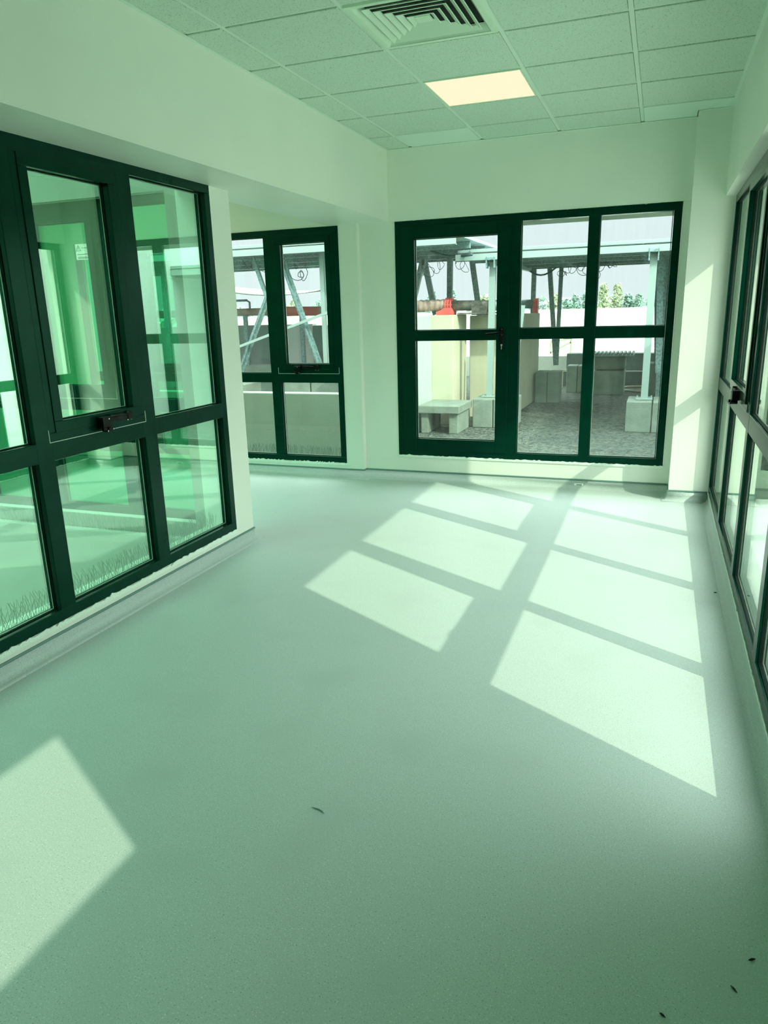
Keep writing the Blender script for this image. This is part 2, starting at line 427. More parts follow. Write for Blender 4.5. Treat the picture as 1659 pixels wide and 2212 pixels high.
# ------------------------------------------------------------------ baseboards: coved vinyl with a capping strip
PATH = [(XW, -3.2), (XW, YE), (-5.0, YE), None, (-6.19, YL), (XN, YL), (XN, YN), (XC, YN), (XC, YC), (XG, YC), (XG, -3.2)]
COVE = [(.0, .078), (.005, .078), (.005, .040), (.009, .026), (.018, .013), (.031, .005), (.050, .0012), (.050, -.01), (0, -.01)]
CAPP = [(0, .076), (.0075, .076), (.0085, .080), (.006, .0865), (0, .0875)]
def sweep(name, path, prof, m, inward, smooth=True, **k):
    bm = bmesh.new(); rings = []
    n = len(path)
    for i in range(n):
        p = Vector(path[i]); ns = []
        for a, b in ((i-1, i), (i, i+1)):
            if a < 0 or b >= n: continue
            d = (Vector(path[b]) - Vector(path[a])).normalized(); ns.append(Vector((d.y, -d.x)) * inward)
        if len(ns) == 2:
            mi = (ns[0] + ns[1]); mi = mi / max(0.2, (1 + ns[0].dot(ns[1])))
        else: mi = ns[0]
        rings.append([bm.verts.new((p.x + mi.x*d, p.y + mi.y*d, z)) for d, z in prof])
    for A, B in zip(rings, rings[1:]):
        for k2 in range(len(prof)):
            bm.faces.new((A[k2], A[(k2+1) % len(prof)], B[(k2+1) % len(prof)], B[k2]))
    bm.faces.new(rings[0]); bm.faces.new(rings[-1][::-1])
    return obj(name, bm, m, smooth=smooth, **k)
def baseboard(name, path, label):
    o = sweep(name, path, COVE, 'floor', 1, kind='structure', label=label, cat='baseboard')
    sweep('capping_strip', path, CAPP, 'cap', 1, parent=o, smooth=False, label='dark green capping strip')
baseboard('baseboard_left', PATH[0:3], 'coved speckled vinyl baseboard under the left window')
baseboard('baseboard_back', PATH[4:10], 'coved speckled vinyl baseboard along the back wall')
baseboard('baseboard_right', PATH[9:11], 'coved speckled vinyl baseboard under the right glazing')

# ------------------------------------------------------------------ windows
def jag(bm, P, s0, s1, z0, z1, d, along='s', step=.02, amp=.006):
    """ragged thin bead of filler between (s0,z0) and (s1,z1)"""
    n = max(2, int(abs((s1 - s0) if along == 's' else (z1 - z0)) / step)); prev = None
    for i in range(n + 1):
        t = i / n
        a = random.uniform(-amp, amp) * (2.2 if random.random() < .12 else 1)
        if along == 's': s = s0 + (s1 - s0) * t; q = [(s, z0), (s, z1 + a)]
        else: z = z0 + (z1 - z0) * t; q = [(s0, z), (s1 + a, z)]
        cur = [bm.verts.new(P(x, z, dd)) for x, z in q for dd in (d, d - .006)]
        if prev:
            for f in ((0,1,3,2),):
                pass
            bm.faces.new((prev[0], cur[0], cur[2], prev[2])); bm.faces.new((prev[2], cur[2], cur[3], prev[3])); bm.faces.new((prev[1], prev[3], cur[3], cur[1])); bm.faces.new((prev[0], prev[1], cur[1], cur[0]))
        prev = cur

class Win:
    """axis-aligned window: s runs along the wall, d is depth towards the room"""
    def __init__(s, name, axis, plane, inward, label, glass):
        s.axis, s.plane, s.inw, s.glass = axis, plane, inward, glass
        s.root = empty(name, label, 'window', kind='structure')
    def P(s, a, z, d):
        return (a, s.plane + s.inw * d, z) if s.axis == 'x' else (s.plane + s.inw * d, a, z)
    def B(s, bm, a0, a1, z0, z1, d0, d1): box(bm, s.P(a0, z0, d0), s.P(a1, z1, d1))
    def ringb(s, bm, a0, a1, z0, z1, w, d0, d1):
        s.B(bm, a0, a1, z0, z0+w, d0, d1); s.B(bm, a0, a1, z1-w, z1, d0, d1)
        s.B(bm, a0, a0+w, z0+w, z1-w, d0, d1); s.B(bm, a1-w, a1, z0+w, z1-w, d0, d1)
    def frame(s, a0, a1, z0, z1, w, D=.065, proud=.006):
        bm = bmesh.new(); s.ringb(bm, a0, a1, z0, z1, w, -D, proud); obj('frame', bm, 'frame', parent=s.root, bevel=.0025)
        s.D, s.pr = D, proud; s.a0, s.a1, s.z0, s.z1, s.w = a0, a1, z0, z1, w
    def mullion(s, a0, a1, z0, z1):
        bm = bmesh.new(); s.B(bm, a0, a1, z0, z1, -s.D+.001, s.pr-.0005); obj('mullion', bm, 'frame', parent=s.root, bevel=.0025)
    def transom(s, a0, a1, z0, z1):
        bm = bmesh.new(); s.B(bm, a0, a1, z0, z1, -s.D+.002, s.pr-.001); obj('transom', bm, 'frame', parent=s.root, bevel=.0025)
    rec = 0.0
    def pane(s, a0, a1, z0, z1, parent=None):
        dz = s.rec
        par = parent or s.root
        bm = bmesh.new(); s.B(bm, a0-.004, a1+.004, z0-.004, z1+.004, -.036+dz, -.030+dz); g = obj('glass_pane', bm, s.glass, parent=par)
        sub = g if parent is None else par
        bm = bmesh.new(); s.ringb(bm, a0-.001, a1+.001, z0-.001, z1+.001, .004, -.029+dz, -.022+dz); obj('gasket', bm, 'gasket', parent=sub)
        bm = bmesh.new(); s.ringb(bm, a0-.001, a1+.001, z0-.001, z1+.001, .006, -.042+dz, -.037+dz); obj('spacer_bar', bm, 'spacer', parent=sub)
    def sash(s, a0, a1, z0, z1, w, proud=.014, ws=None):
        """opening leaf: outer rebate and inner stile"""
        ws = ws or w
        bm = bmesh.new()
        s.ringb(bm, a0, a1, z0, z1, w*.45, -.03, proud*.55)
        t = w*.42
        s.B(bm, a0+t, a1-t, z0+t, z0+w, -.045, proud); s.B(bm, a0+t, a1-t, z1-w, z1-t, -.045, proud)
        s.B(bm, a0+t, a0+ws, z0+w, z1-w, -.045, proud); s.B(bm, a1-ws, a1-t, z0+w, z1-w, -.045, proud)
        sh = obj('sash', bm, 'frame', parent=s.root, bevel=.003)
        return sh
    def cam_handle(s, a, z, parent, flip=1):
        bm = bmesh.new()
        s.B(bm, a-.10, a+.11, z-.012, z+.012, .012, .030)
        s.B(bm, a-.125, a-.065, z-.030, z+.022, .012, .052)
        c = s.P(a+.10, z+.004, .012); e = s.P(a+.10, z+.004, .034); tube(bm, [c, e], .022, 16)
        c = s.P(a-.095, z-.040, .020); e = s.P(a-.095, z-.040, .066); tube(bm, [c, e], .013, 12)
        bar(bm, s.P(a-.13, z-.034, .050), s.P(a-.06, z-.040, .058), .012, .014)
        bar(bm, s.P(a-.05, z+.020, .03), s.P(a+.07, z+.014, .036), .008, .010)
        h = obj('handle', bm, 'black', parent=parent, bevel=.0015, label='black cam handle')
        bm = bmesh.new()
        for da, dz2, dd in ((-.088, .012, .052), (-.112, -.045, .060), (-.070, -.040, .058), (.085, -.018, .02), (.112, -.018, .02)):
            tube(bm, [s.P(a+da, z+dz2, dd), s.P(a+da, z+dz2, dd+.006)], .0035, 8)
        obj('pin', bm, 'steel', parent=parent)
        return h
    def seam(s, a0, a1, z0, up):
        bm = bmesh.new()
        s.B(bm, a0, a1, z0-.003, z0, .0, s.pr+.0006)
        s.B(bm, a0-.003, a0, z0-.003, z0+up, .0, s.pr+.0006); s.B(bm, a1, a1+.003, z0-.003, z0+up, .0, s.pr+.0006)
        obj('brush_seal', bm, 'spacer', parent=s.root, label='bright seal line under the sash')

def casement(name, axis, plane, inward, a0, a1, z0, z1, mulls, sashes, label, glass, zt=(.89, .98), filler=True, handles=True, hoff=0.0, sp=.014, rec=0.0):
    w = Win(name, axis, plane, inward, label, glass); w.rec = rec
    w.frame(a0, a1, z0, z1, .055)
    for m0, m1 in mulls: w.mullion(m0, m1, z0+.05, z1-.05)
    ed = [a0+.055] + [v for m in mulls for v in m] + [a1-.055]
    for k in range(0, len(ed), 2):
        s0, s1 = ed[k], ed[k+1]
        w.transom(s0-.002, s1+.002, *zt)
        w.pane(s0, s1, z0+.055, zt[0])
        if k//2 in sashes:
            sh = w.sash(s0-.012, s1+.012, zt[1]-.004, z1-.035, .088, proud=sp)
            w.pane(s0+.076, s1-.076, zt[1]+.084, z1-.123, parent=sh)
            w.seam(s0-.014, s1+.014, zt[1]-.005, .055)
            if handles: w.cam_handle((s0+s1)/2 + hoff, zt[1]+.045, sh)
        else:
            w.pane(s0, s1, zt[1], z1-.055)
    return w

# left wall: three visible bays
w1 = casement('window_1', 'y', XW, 1, -1.05, 3.99, .135, 2.262,
    [(-.33,-.24), (.38,.47), (1.09,1.18), (1.74,1.83), (2.435,2.530), (3.175,3.275)], {1, 5},
    'tall dark green window in the left wall facing the courtyard', 'glass_left', handles=True, hoff=.09, sp=.012)
bm = bmesh.new(); jag(bm, w1.P, -1.05, 3.99, .112, .136, .009, 's', .02, .006); jag(bm, w1.P, -1.05, 3.99, 2.262, 2.268, .009, 's', .02, .007)
obj('filler', bm, 'sealant', parent=w1.root, label='ragged white filler line')

# back wall left section
w2 = casement('window_2', 'x', YL, -1, -5.60, -2.695, .14, 2.245,
    [(-4.88,-4.79), (-4.16,-4.07), (-3.44,-3.345)], {1, 3},
    'dark green window at the far left of the back wall, partly hidden', 'glass_back', hoff=.0)
bm = bmesh.new(); jag(bm, w2.P, -5.60, -2.66, .118, .142, .009, 's', .012, .008)
obj('filler', bm, 'sealant', parent=w2.root, label='ragged white filler line')

# back wall big window with the door leaf
w3 = Win('window_3', 'x', YN, -1, 'large dark green glazed screen with door leaf in the back wall', 'glass_back')
w3.frame(-2.19, .097, .232, 2.248, .058)
w3.mullion(-1.205, -1.105, .28, 2.20); w3.mullion(-.580, -.492, .28, 2.20)
for s0, s1 in ((-1.105, -.580), (-.492, .034)):
    w3.transom(s0-.002, s1+.002, 1.262, 1.352); w3.pane(s0, s1, .29, 1.262); w3.pane(s0, s1, 1.352, 2.195)
dl = empty('door_leaf'); dl.parent = w3.root
bm = bmesh.new()
w3.B(bm, -2.140, -2.015, .282, 2.205, -.05, .016); w3.B(bm, -1.297, -1.192, .282, 2.205, -.05, .016)
w3.B(bm, -2.015, -1.297, .282, .390, -.05, .016); w3.B(bm, -2.015, -1.297, 2.100, 2.205, -.05, .016)
w3.B(bm, -2.015, -1.297, 1.258, 1.346, -.05, .0155)
obj('leaf_frame', bm, 'frame', parent=dl, bevel=.003)
w3.pane(-2.015, -1.297, .390, 1.258, parent=dl); w3.pane(-2.015, -1.297, 1.346, 2.100, parent=dl)
bm = bmesh.new()
w3.B(bm, -1.262, -1.232, 1.17, 1.36, .014, .026)
tube(bm, [w3.P(-1.247, 1.315, .02), w3.P(-1.247, 1.315, .060)], .011, 12)
bar(bm, w3.P(-1.240, 1.315, .058), w3.P(-1.375, 1.305, .058), .018, .020)
obj('handle', bm, 'black', parent=dl, bevel=.002, label='black lever handle')
bm = bmesh.new()
tube(bm, [w3.P(-1.247, 1.215, .025), w3.P(-1.247, 1.215, .031)], .009, 14); w3.B(bm, -1.251, -1.243, 1.180, 1.215, .025, .030)
for z in (1.345, 1.300): tube(bm, [w3.P(-1.247, z, .025), w3.P(-1.247, z, .029)], .003, 8)
obj('key_cylinder', bm, 'steel', parent=dl)
bm = bmesh.new(); jag(bm, w3.P, -2.19, .097, .214, .234, .009, 's', .02, .004); jag(bm, w3.P, -2.19, .097, 2.2485, 2.251, .03, 's', .02, .004)
obj('filler', bm, 'sealant', parent=w3.root, label='ragged white filler line')

# right wall long glazing
w4 = casement('window_4', 'y', XG, -1, 1.99, 6.02, .087, 2.238,
    [(2.915,3.005), (3.935,4.025), (4.955,5.045)], {0, 2},
    'long dark green glazing filling the right wall', 'glass_right', hoff=.0, sp=.020, rec=.016)
bm = bmesh.new(); jag(bm, w4.P, 1.99, 6.02, .080, .089, .009, 's', .02, .004)
obj('filler', bm, 'sealant', parent=w4.root, label='ragged white filler line')

# small high window behind the viewpoint (its sun patch lies at lower left)
w5 = Win('window_5', 'y', XG, -1, 'high window in the right wall behind the viewpoint', 'glass_right')
w5.frame(-2.0, .41, 1.44, 2.20, .05); w5.pane(-1.95, .36, 1.49, 2.15)

# alcove window that faces the courtyard
w6 = casement('window_6', 'x', 4.10, -1, -5.60, -2.88, .14, 2.26,
    [(-4.90,-4.81), (-4.20,-4.11), (-3.52,-3.43)], {2},
    'green tinted alcove window seen across the courtyard', 'glass_yard', handles=False)

# ------------------------------------------------------------------ courtyard outside the left window
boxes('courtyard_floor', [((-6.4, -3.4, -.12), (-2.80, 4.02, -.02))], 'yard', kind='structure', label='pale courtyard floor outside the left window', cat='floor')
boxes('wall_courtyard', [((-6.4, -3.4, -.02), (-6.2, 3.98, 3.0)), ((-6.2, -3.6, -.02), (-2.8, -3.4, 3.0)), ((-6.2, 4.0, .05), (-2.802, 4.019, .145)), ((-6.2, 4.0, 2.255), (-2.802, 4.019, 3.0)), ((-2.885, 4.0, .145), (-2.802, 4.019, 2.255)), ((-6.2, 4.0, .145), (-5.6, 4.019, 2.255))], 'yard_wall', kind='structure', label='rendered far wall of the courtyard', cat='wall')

def spikes(name, p0, p1, out, label, n):
    """bird spikes: wires fanning out of a flat strip"""
    p0, p1, out = Vector(p0), Vector(p1), Vector(out)
    root = empty(name, label, 'bird spikes', loc=p0)
    bm = bmesh.new(); d = (p1 - p0).normalized()
    bar(bm, p0, p1, .03, .006); rel(obj('base_strip', bm, 'spacer', parent=root), root)
    bm = bmesh.new()
    for i in range(n):
        c = p0.lerp(p1, (i + .5) / n)
        for k, (o, l) in enumerate(((-.035, .105), (0.0, .115), (.045, .105))):
            tip = c + out * (o + random.uniform(-.008, .008)) + d * random.choice((-.026, .026)) * random.uniform(.6, 1.3) + Vector((0, 0, l * random.uniform(.88, 1.05)))
            tube(bm, [c + out * o * .2, tip], .0014, 4)
    o = rel(obj('spike', bm, 'spike', parent=root, kind='stuff'), root)
    return root
spikes('bird_spikes', (-2.715, .4, .142), (-2.715, 3.97, .142), (-1, 0, 0), 'thin wire bird spikes on the sill outside the left window', 190)
spikes('bird_spikes', (-5.55, 3.960, .049), (-2.90, 3.960, .049), (0, -1, 0), 'bird spikes below the tinted alcove window across the courtyard', 110)
spikes('bird_spikes', (-5.4, 6.345, .148), (-2.72, 6.345, .148), (0, 1, 0), 'bird spikes on the sill outside the back left window', 130)
boxes('ledge', [((-5.9, 3.93, -.02), (-2.81, 3.998, .045))], 'roof', label='low rendered ledge under the alcove window', cat='ledge')

# warning sign on the alcove glass
sg = empty('warning_sign', 'small paper warning sign with triangle on the alcove glass', 'sign', loc=(-3.672, 4.128, 1.95))
def R3(name, lst, m):
    bm = bmesh.new()
    for a, b in lst: box(bm, a, b)
    return rel(obj(name, bm, m, parent=sg), sg)
R3('sheet', [((-3.730, 4.129, 1.900), (-3.615, 4.130, 2.000))], 'paper')
bm = bmesh.new()
for a, b in (((-3.722, 1.958), (-3.704, 1.992)), ((-3.704, 1.992), (-3.686, 1.958)), ((-3.686, 1.958), (-3.722, 1.958))):
    bar(bm, (a[0], 4.1285, a[1]), (b[0], 4.1285, b[1]), .0025, .0015)
bar(bm, (-3.704, 4.1285, 1.966), (-3.704, 4.1285, 1.980), .003, .0015)
for z, a, b in ((1.975, -3.675, -3.630), (1.935, -3.715, -3.628), (1.917, -3.715, -3.640), (1.910, -3.715, -3.630)):
    bar(bm, (a, 4.1285, z), (b, 4.1285, z), .004, .0015)
rel(obj('print', bm, 'ink', parent=sg), sg)

# ------------------------------------------------------------------ small things in the room
bx = empty('sticker', 'tiny white sticker on the baseboard below the big window', 'sticker', loc=(-.56, 6.236, .04))
bm = bmesh.new(); box(bm, (-.600, 6.2355, .024), (-.525, 6.2375, .050)); rel(obj('label_paper', bm, 'paper', parent=bx), bx)
bm = bmesh.new()
for k in range(9): box(bm, (-.582 + k*.005, 6.2350, .033), (-.579 + k*.005, 6.2356, .041 + .002*(k % 3)))
rel(obj('print', bm, 'ink', parent=bx), bx)

chips = [((.308, 1.577), .018, .5, 'dark sliver of grit on the floor near the right edge, upper one'), ((.261, 1.478), .020, -.9, 'dark sliver of grit near the bottom right corner, leaning left'),
         ((.109, 1.359), .014, -.6, 'dark crumb of grit at the bottom edge of the floor'), ((.378, 4.028), .016, .2, 'dark crumb beside the right hand baseboard')]
for (x, y), l, a, lab in chips:
    bm = bmesh.new(); n = 6; prev = None
    tube(bm, [(x + (t-.5)*l*math.cos(a), y + (t-.5)*l*math.sin(a), .0025 + .001*math.sin(t*3)) for t in [i/n for i in range(n+1)]], [.0006 + .0022*math.sin(math.pi*min(.98, max(.05, i/n))) for i in range(n+1)], 6)
    obj('grit', bm, 'chip', label=lab, cat='grit')
bm = bmesh.new(); tube(bm, [(-.93, 1.745, .002), (-.905, 1.742, .002), (-.89, 1.737, .002), (-.878, 1.728, .002)], [.0006, .0022, .0018, .0004], 5)
obj('plastic_shred', bm, 'cap', label='tiny green shred lying in the middle of the floor', cat='shred')

# ------------------------------------------------------------------ outside: ground, walls
boxes('gravel_ground', [((-14, 6.45, GZ-.2), (6, 17.6, GZ))], 'gravel', kind='structure', label='grey gravel roof surface behind the building', cat='ground')
boxes('side_deck', [((.62, -6, GZ-.2), (6, 6.45, GZ))], 'deck', kind='structure', label='pale sunlit roof deck outside the right glazing', cat='roof')
boxes('added_shade_block', [((1.9, 6.8, GZ), (3.4, 15.2, 2.7))], 'parapet', kind='structure', label='added block shading the gravel from the right', cat='wall')  # invented block, keeps the sun off the right part of the gravel
boxes('far_ground', [((-260, 24, -9), (200, 400, -8.5))], 'land', kind='structure', label='hazy open land beyond the roof', cat='ground')
boxes('roof_deck', [((-14, 17.6, GZ-.2), (6, 20.3, .42))], 'roof', kind='structure', label='raised pale roof deck in front of the parapet', cat='roof')
boxes('wall_parapet', [((-14, 20.0, -.2), (6, 20.3, 1.47)), ((5.8, -6, -.2), (6.0, 20, .60))], 'parapet', kind='structure', label='long white parapet wall at the roof edge', cat='wall')

def slab(name, lst, m, label, cat, group=None, bevel=.01):
    return boxes(name, lst, m, label=label, cat=cat, group=group, bevel=bevel)
slab('low_wall', [((-8.5, 7.30, GZ), (-2.95, 7.45, .66))], 'wall_out', 'low pale rendered wall outside the back left window', 'wall')
slab('service_wall', [((-3.25, 7.55, GZ), (-2.95, 9.85, 1.45))], 'pale', 'service wall running away outside the glazed door, its shade put into the colour', 'wall')
boxes('wall_base', [((-3.25, 7.551, GZ), (-2.935, 9.849, .26))], 'grey_wall', parent=bpy.data.objects['service_wall'], label='darker grey base course')
slab('service_wall', [((-3.25, 9.851, GZ), (-2.64, 10.6, 1.45))], 'cream', 'sunlit end block of the cream service wall under the pipe', 'wall')
slab('service_wall', [((-2.62, 10.7, GZ), (-1.98, 13.2, 1.43))], 'cream', 'set back cream wall block behind the steel post', 'wall')
slab('concrete_bench', [((-2.90, 9.05, .22), (-2.35, 9.75, .32)), ((-2.88, 9.10, GZ), (-2.78, 9.70, .22)), ((-2.50, 9.10, GZ), (-2.38, 9.70, .22))], 'concrete', 'low concrete bench at the foot of the cream wall', 'bench')
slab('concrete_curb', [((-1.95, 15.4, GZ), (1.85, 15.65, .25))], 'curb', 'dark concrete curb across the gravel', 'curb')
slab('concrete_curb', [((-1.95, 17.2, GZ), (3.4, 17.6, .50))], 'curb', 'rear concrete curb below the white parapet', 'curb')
slab('roof_wall', [((-12, 13.0, GZ), (-7.25, 13.2, 1.33))], 'grey_wall', 'grey cabinet wall left of the white door outside', 'wall')
slab('roof_wall', [((-7.24, 13.0, GZ), (-6.28, 13.2, 1.33))], 'parapet', 'white wall panel behind the diagonal steel brace', 'wall')
slab('roof_wall', [((-6.27, 13.0, GZ), (-3.6, 13.2, 1.30))], 'grey_wall', 'grey wall to the right of the white wall panel', 'wall')
slab('concrete_curb', [((-9.5, 10.9, GZ), (-3.4, 11.2, .70))], 'concrete', 'concrete curb behind the low rendered wall', 'curb')

# plinths
def plinth(x0, y0, w, d, h, label):
    bm = bmesh.new(); box(bm, (x0, y0, GZ), (x0+w*.49, y0+d, GZ+h)); box(bm, (x0+w*.51, y0, GZ), (x0+w, y0+d, GZ+h))
    return obj('concrete_plinth', bm, 'concrete', bevel=.012, label=label, cat='plinth')
plinth(-.335, 9.68, .62, .62, .39, 'concrete block plinth under the right hand steel post')
plinth(-2.33, 9.70, .56, .62, .39, 'concrete block plinth under the left steel post by the door')
plinth(-1.93, 12.55, .40, .40, .52, 'concrete block at the foot of the leaning strut')
plinth(-1.60, 14.2, .40, .40, .50, 'small concrete block in the shade by the curb')
plinth(-.20, 13.4, .55, .45, .60, 'concrete block behind the right hand steel post')
slab('block_stack', [((-1.10, 13.9, GZ), (-.55, 14.5, .38)), ((-1.10, 13.9, .41), (-.55, 14.5, .64))], 'concrete', 'two concrete slabs stacked under a ribbed sheet', 'blocks')
bm = bmesh.new()
for k in range(12): box(bm, (-1.22 + k*.07, 13.8, .66), (-1.18 + k*.07, 14.6, .70))
box(bm, (-1.22, 13.8, .645), (-.41, 14.6, .662)); obj('ribbed_sheet', bm, 'galv', label='ribbed metal sheet lying on the stacked blocks', cat='sheet')

# solar racks: module slabs, rails, posts
def rack(name, x0, x1, y0, y1, z, label, split):
    r = empty(name, label, 'solar rack', loc=(x0, y0, z))
    yy = y0 + .04
    n = int((x1 - x0) / 1.14)
    for k in range(n):
        a = x0 + .02 + k * (x1 - x0) / n
        bm = bmesh.new(); box(bm, (a, yy, z + .065), (a + (x1-x0)/n - .02, y1, z + .10)); rel(obj('solar_panel', bm, 'panel_back', parent=r, bevel=.004), r)
    bm = bmesh.new(); box(bm, (x0, y0, z - .045), (x1, y0 + .012, z + .055)); box(bm, (x0, y0, z + .043), (x1, y0 + .05, z + .055)); box(bm, (x0, y0, z - .045), (x1, y0 + .05, z - .035)); box(bm, (x0+.2, y0 + .01, z + .062), (x1, y0 + .055, z + .102))
    rel(obj('front_rail', bm, 'alu', parent=r, bevel=.002), r)
    for yb in split:
        bm = bmesh.new(); box(bm, (x0 + .05, yb, z - .02), (x1 - .05, yb + .05, z + .062)); rel(obj('cross_rail', bm, 'galv', parent=r), r)
    return r
rackL = rack('solar_rack', -9.4, -2.38, 9.0, 12.4, 2.32, 'left roof rack of solar panels seen from below', (9.9, 10.8, 11.7, 12.3))
rackR = rack('solar_rack', -2.60, 3.2, 9.80, 13.1, 2.17, 'right roof rack of solar panels above the gravel', (10.7, 11.6, 12.5, 13.0))

rackShade = empty('solar_rack', 'added rear rack of tilted solar panels, unseen, shading the gravel behind', 'solar rack', loc=(-2.5, 13.3, 2.26))  # rack added out of sight to darken the ground behind
for k in range(5):
    a = -2.4 + k * 1.14; bm = bmesh.new()
    bar(bm, (a + .55, 13.25, 2.28), (a + .55, 17.3, 2.475), 1.12, .035); rel(obj('solar_panel', bm, 'panel_back', parent=rackShade), rackShade)
for y, z in ((13.6, 2.24), (15.3, 2.325), (17.0, 2.40)):
    bm = bmesh.new(); box(bm, (-2.35, y, z - .03), (3.2, y + .05, z + .03)); rel(obj('cross_rail', bm, 'galv', parent=rackShade), rackShade)
for x, y, z in ((.9, 15.3, 2.32), (2.6, 15.3, 2.32), (2.6, 13.6, 2.22), (1.2, 17.0, 2.38)):
    bm = bmesh.new(); box(bm, (x - .04, y, GZ), (x + .04, y + .06, z)); rel(obj('strut', bm, 'galv', parent=rackShade), rackShade)

def post(p, q, w, m, parent, name='post', plate=True):
    bm = bmesh.new()
    d = Vector(q) - Vector(p)
    bar(bm, p, q, w, w*.25); 
    off = Vector((w*.42, 0, 0))
    for sgn in (-1, 1):
        a = Vector(p) + off*sgn + Vector((0, w*.35, 0)); c = Vector(q) + off*sgn + Vector((0, w*.35, 0)); bar(bm, a, c, w*.16, w*.9)
    if plate: box(bm, (p[0]-w*1.2, p[1]-w*.9, p[2]), (p[0]+w*1.2, p[1]+w*1.1, p[2]+.015)); [tube(bm, [(p[0]+sx*w, p[1], p[2]+.01), (p[0]+sx*w, p[1], p[2]+.05)], .009, 6) for sx in (-1, 1)]
    rel(obj(name, bm, m, parent=parent), parent)
post((-.130, 9.92, .345), (-.130, 9.92, 2.14), .085, 'alu', rackR)
post((-2.155, 9.95, .345), (-2.130, 9.95, 2.14), .080, 'alu', rackR)
for p, q, w in (((-2.083, 13, .7), (-2.072, 13, 2.19), .075), ((-1.655, 13, .55), (-1.817, 13, 2.19), .075), ((-1.645, 13, .55), (-1.619, 13, 2.19), .065),
                ((-2.134, 12.7, .47), (-2.55, 12.7, 2.15), .07), ((.02, 10.9, .6), (-.06, 10.9, 2.13), .08), ((.05, 11.6, GZ), (-.02, 11.6, 2.13), .08), ((.13, 12.6, GZ), (.05, 12.6, 2.13), .08), ((-.02, 13.5, .55), (-.12, 13.0, 2.13), .07)):
    post(p, q, w, 'galv', rackR, 'strut', plate=False)
post((-1.84, 9.95, .36), (-1.72, 9.95, 1.55), .05, 'alu', rackR, 'strut', plate=False)
# clamp bracket on top of the posts
for x in (-.13, -2.13):
    bm = bmesh.new(); box(bm, (x-.06, 9.79, 2.03), (x-.045, 9.90, 2.17)); box(bm, (x+.045, 9.79, 2.03), (x+.06, 9.90, 2.17)); box(bm, (x-.05, 9.785, 2.13), (x+.05, 9.80, 2.16)); rel(obj('bracket', bm, 'galv', parent=rackR), rackR)
for x in (-.13, 1.9, -2.13):
    bm = bmesh.new(); box(bm, (x-.03, 9.9, 2.11), (x+.03, 13.05, 2.165)); rel(obj('purlin', bm, 'galv', parent=rackR), rackR)
for p, q, w in (((-3.85, 11.5, 1.3), (-3.58, 11.5, 2.30), .08), ((-3.38, 11.5, 1.45), (-3.565, 11.5, 2.30), .08), ((-3.15, 11.5, 1.4), (-3.14, 11.5, 2.30), .08), ((-2.66, 11.5, 1.4), (-2.80, 11.5, 2.30), .075),
                ((-5.75, 9.3, .62), (-5.17, 9.3, 1.75), .055), ((-5.17, 9.3, 1.72), (-5.36, 9.3, 2.30), .05), ((-4.41, 9.3, .80), (-4.93, 9.3, 2.30), .055), ((-4.82, 10.9, .70), (-4.80, 10.9, 2.30), .05), ((-4.34, 9.35, .80), (-4.335, 9.35, 2.30), .06),
                ((-6.9, 9.3, .5), (-6.85, 9.3, 2.30), .08), ((-8.6, 9.3, .5), (-8.55, 9.3, 2.30), .08)):
    post(p, q, w, 'galv' if w != .06 else 'alu', rackL, 'strut', plate=False)
bm = bmesh.new(); bar(bm, (-5.75, 9.22, 1.05), (-4.20, 9.22, 1.53), .03, .035); rel(obj('tie_bar', bm, 'alu', parent=rackL), rackL)
plinth(-4.95, 9.1, .95, .45, .70, 'concrete plinth under the braces outside the left window')
plinth(-6.1, 9.1, .6, .45, .62, 'concrete plinth at the foot of the far left brace')

# tarpaulin sagging under the left rack
bm = bmesh.new(); n, mrow = 24, 6; G = []
for j in range(mrow):
    row = []
    for i in range(n):
        t = i/(n-1); x = -9 + 4.9*t; y = 12.2 + j*.3
        row.append(bm.verts.new((x, y, 2.28 - .42*math.sin(math.pi*t)*(1 - .1*j) - .02*j)))
    G.append(row)
for j in range(mrow-1):
    for i in range(n-1): bm.faces.new((G[j][i], G[j][i+1], G[j+1][i+1], G[j+1][i]))
o = obj('tarpaulin', bm, 'tarp', smooth=True, label='pale sheet sagging below the left solar rack', cat='tarpaulin')
sd = o.modifiers.new('thick', 'SOLIDIFY'); sd.thickness = .01

# pipes
pl = empty('pipe', 'large dusty pipe with red flange resting on the cream wall', 'pipe', loc=(-3, 10.2, 1.58))
def pt(name, p, q, r, m, seg=1, ribs=0):
    bm = bmesh.new(); n = 2 + ribs*4
    ps = [Vector(p).lerp(Vector(q), i/(n-1)) for i in range(n)]
    rs = [r + (.006*math.sin(i*1.57) if ribs else 0) for i in range(n)]
    tube(bm, ps, rs, 20); return rel(obj(name, bm, m, parent=pl, smooth=True), pl)
pt('wrapped_section', (-3.95, 10.2, 1.585), (-2.80, 10.2, 1.585), .077, 'wrap', ribs=14)
pt('dark_section', (-2.76, 10.2, 1.575), (-2.24, 10.2, 1.565), .068, 'pipe_dark')
bm = bmesh.new()
for x in (-2.84, -2.80, -2.765): tube(bm, [(x, 10.2, 1.583), (x+.022, 10.2, 1.583)], .094, 24)
for a in range(8): tube(bm, [(-2.85, 10.2+.085*math.cos(a*.785), 1.583+.085*math.sin(a*.785)), (-2.73, 10.2+.085*math.cos(a*.785), 1.583+.085*math.sin(a*.785))], .009, 6)
rel(obj('flange', bm, 'red', parent=pl, label='red bolted flange'), pl)
bm = bmesh.new(); box(bm, (-2.95, 10.08, 1.45), (-2.72, 10.32, 1.50)); 
vs = [bm.verts.new(p) for p in ((-2.92,10.1,1.5),(-2.72,10.1,1.5),(-2.72,10.3,1.5),(-2.92,10.3,1.5),(-2.84,10.1,1.545),(-2.74,10.1,1.545),(-2.74,10.3,1.545),(-2.84,10.3,1.545))]
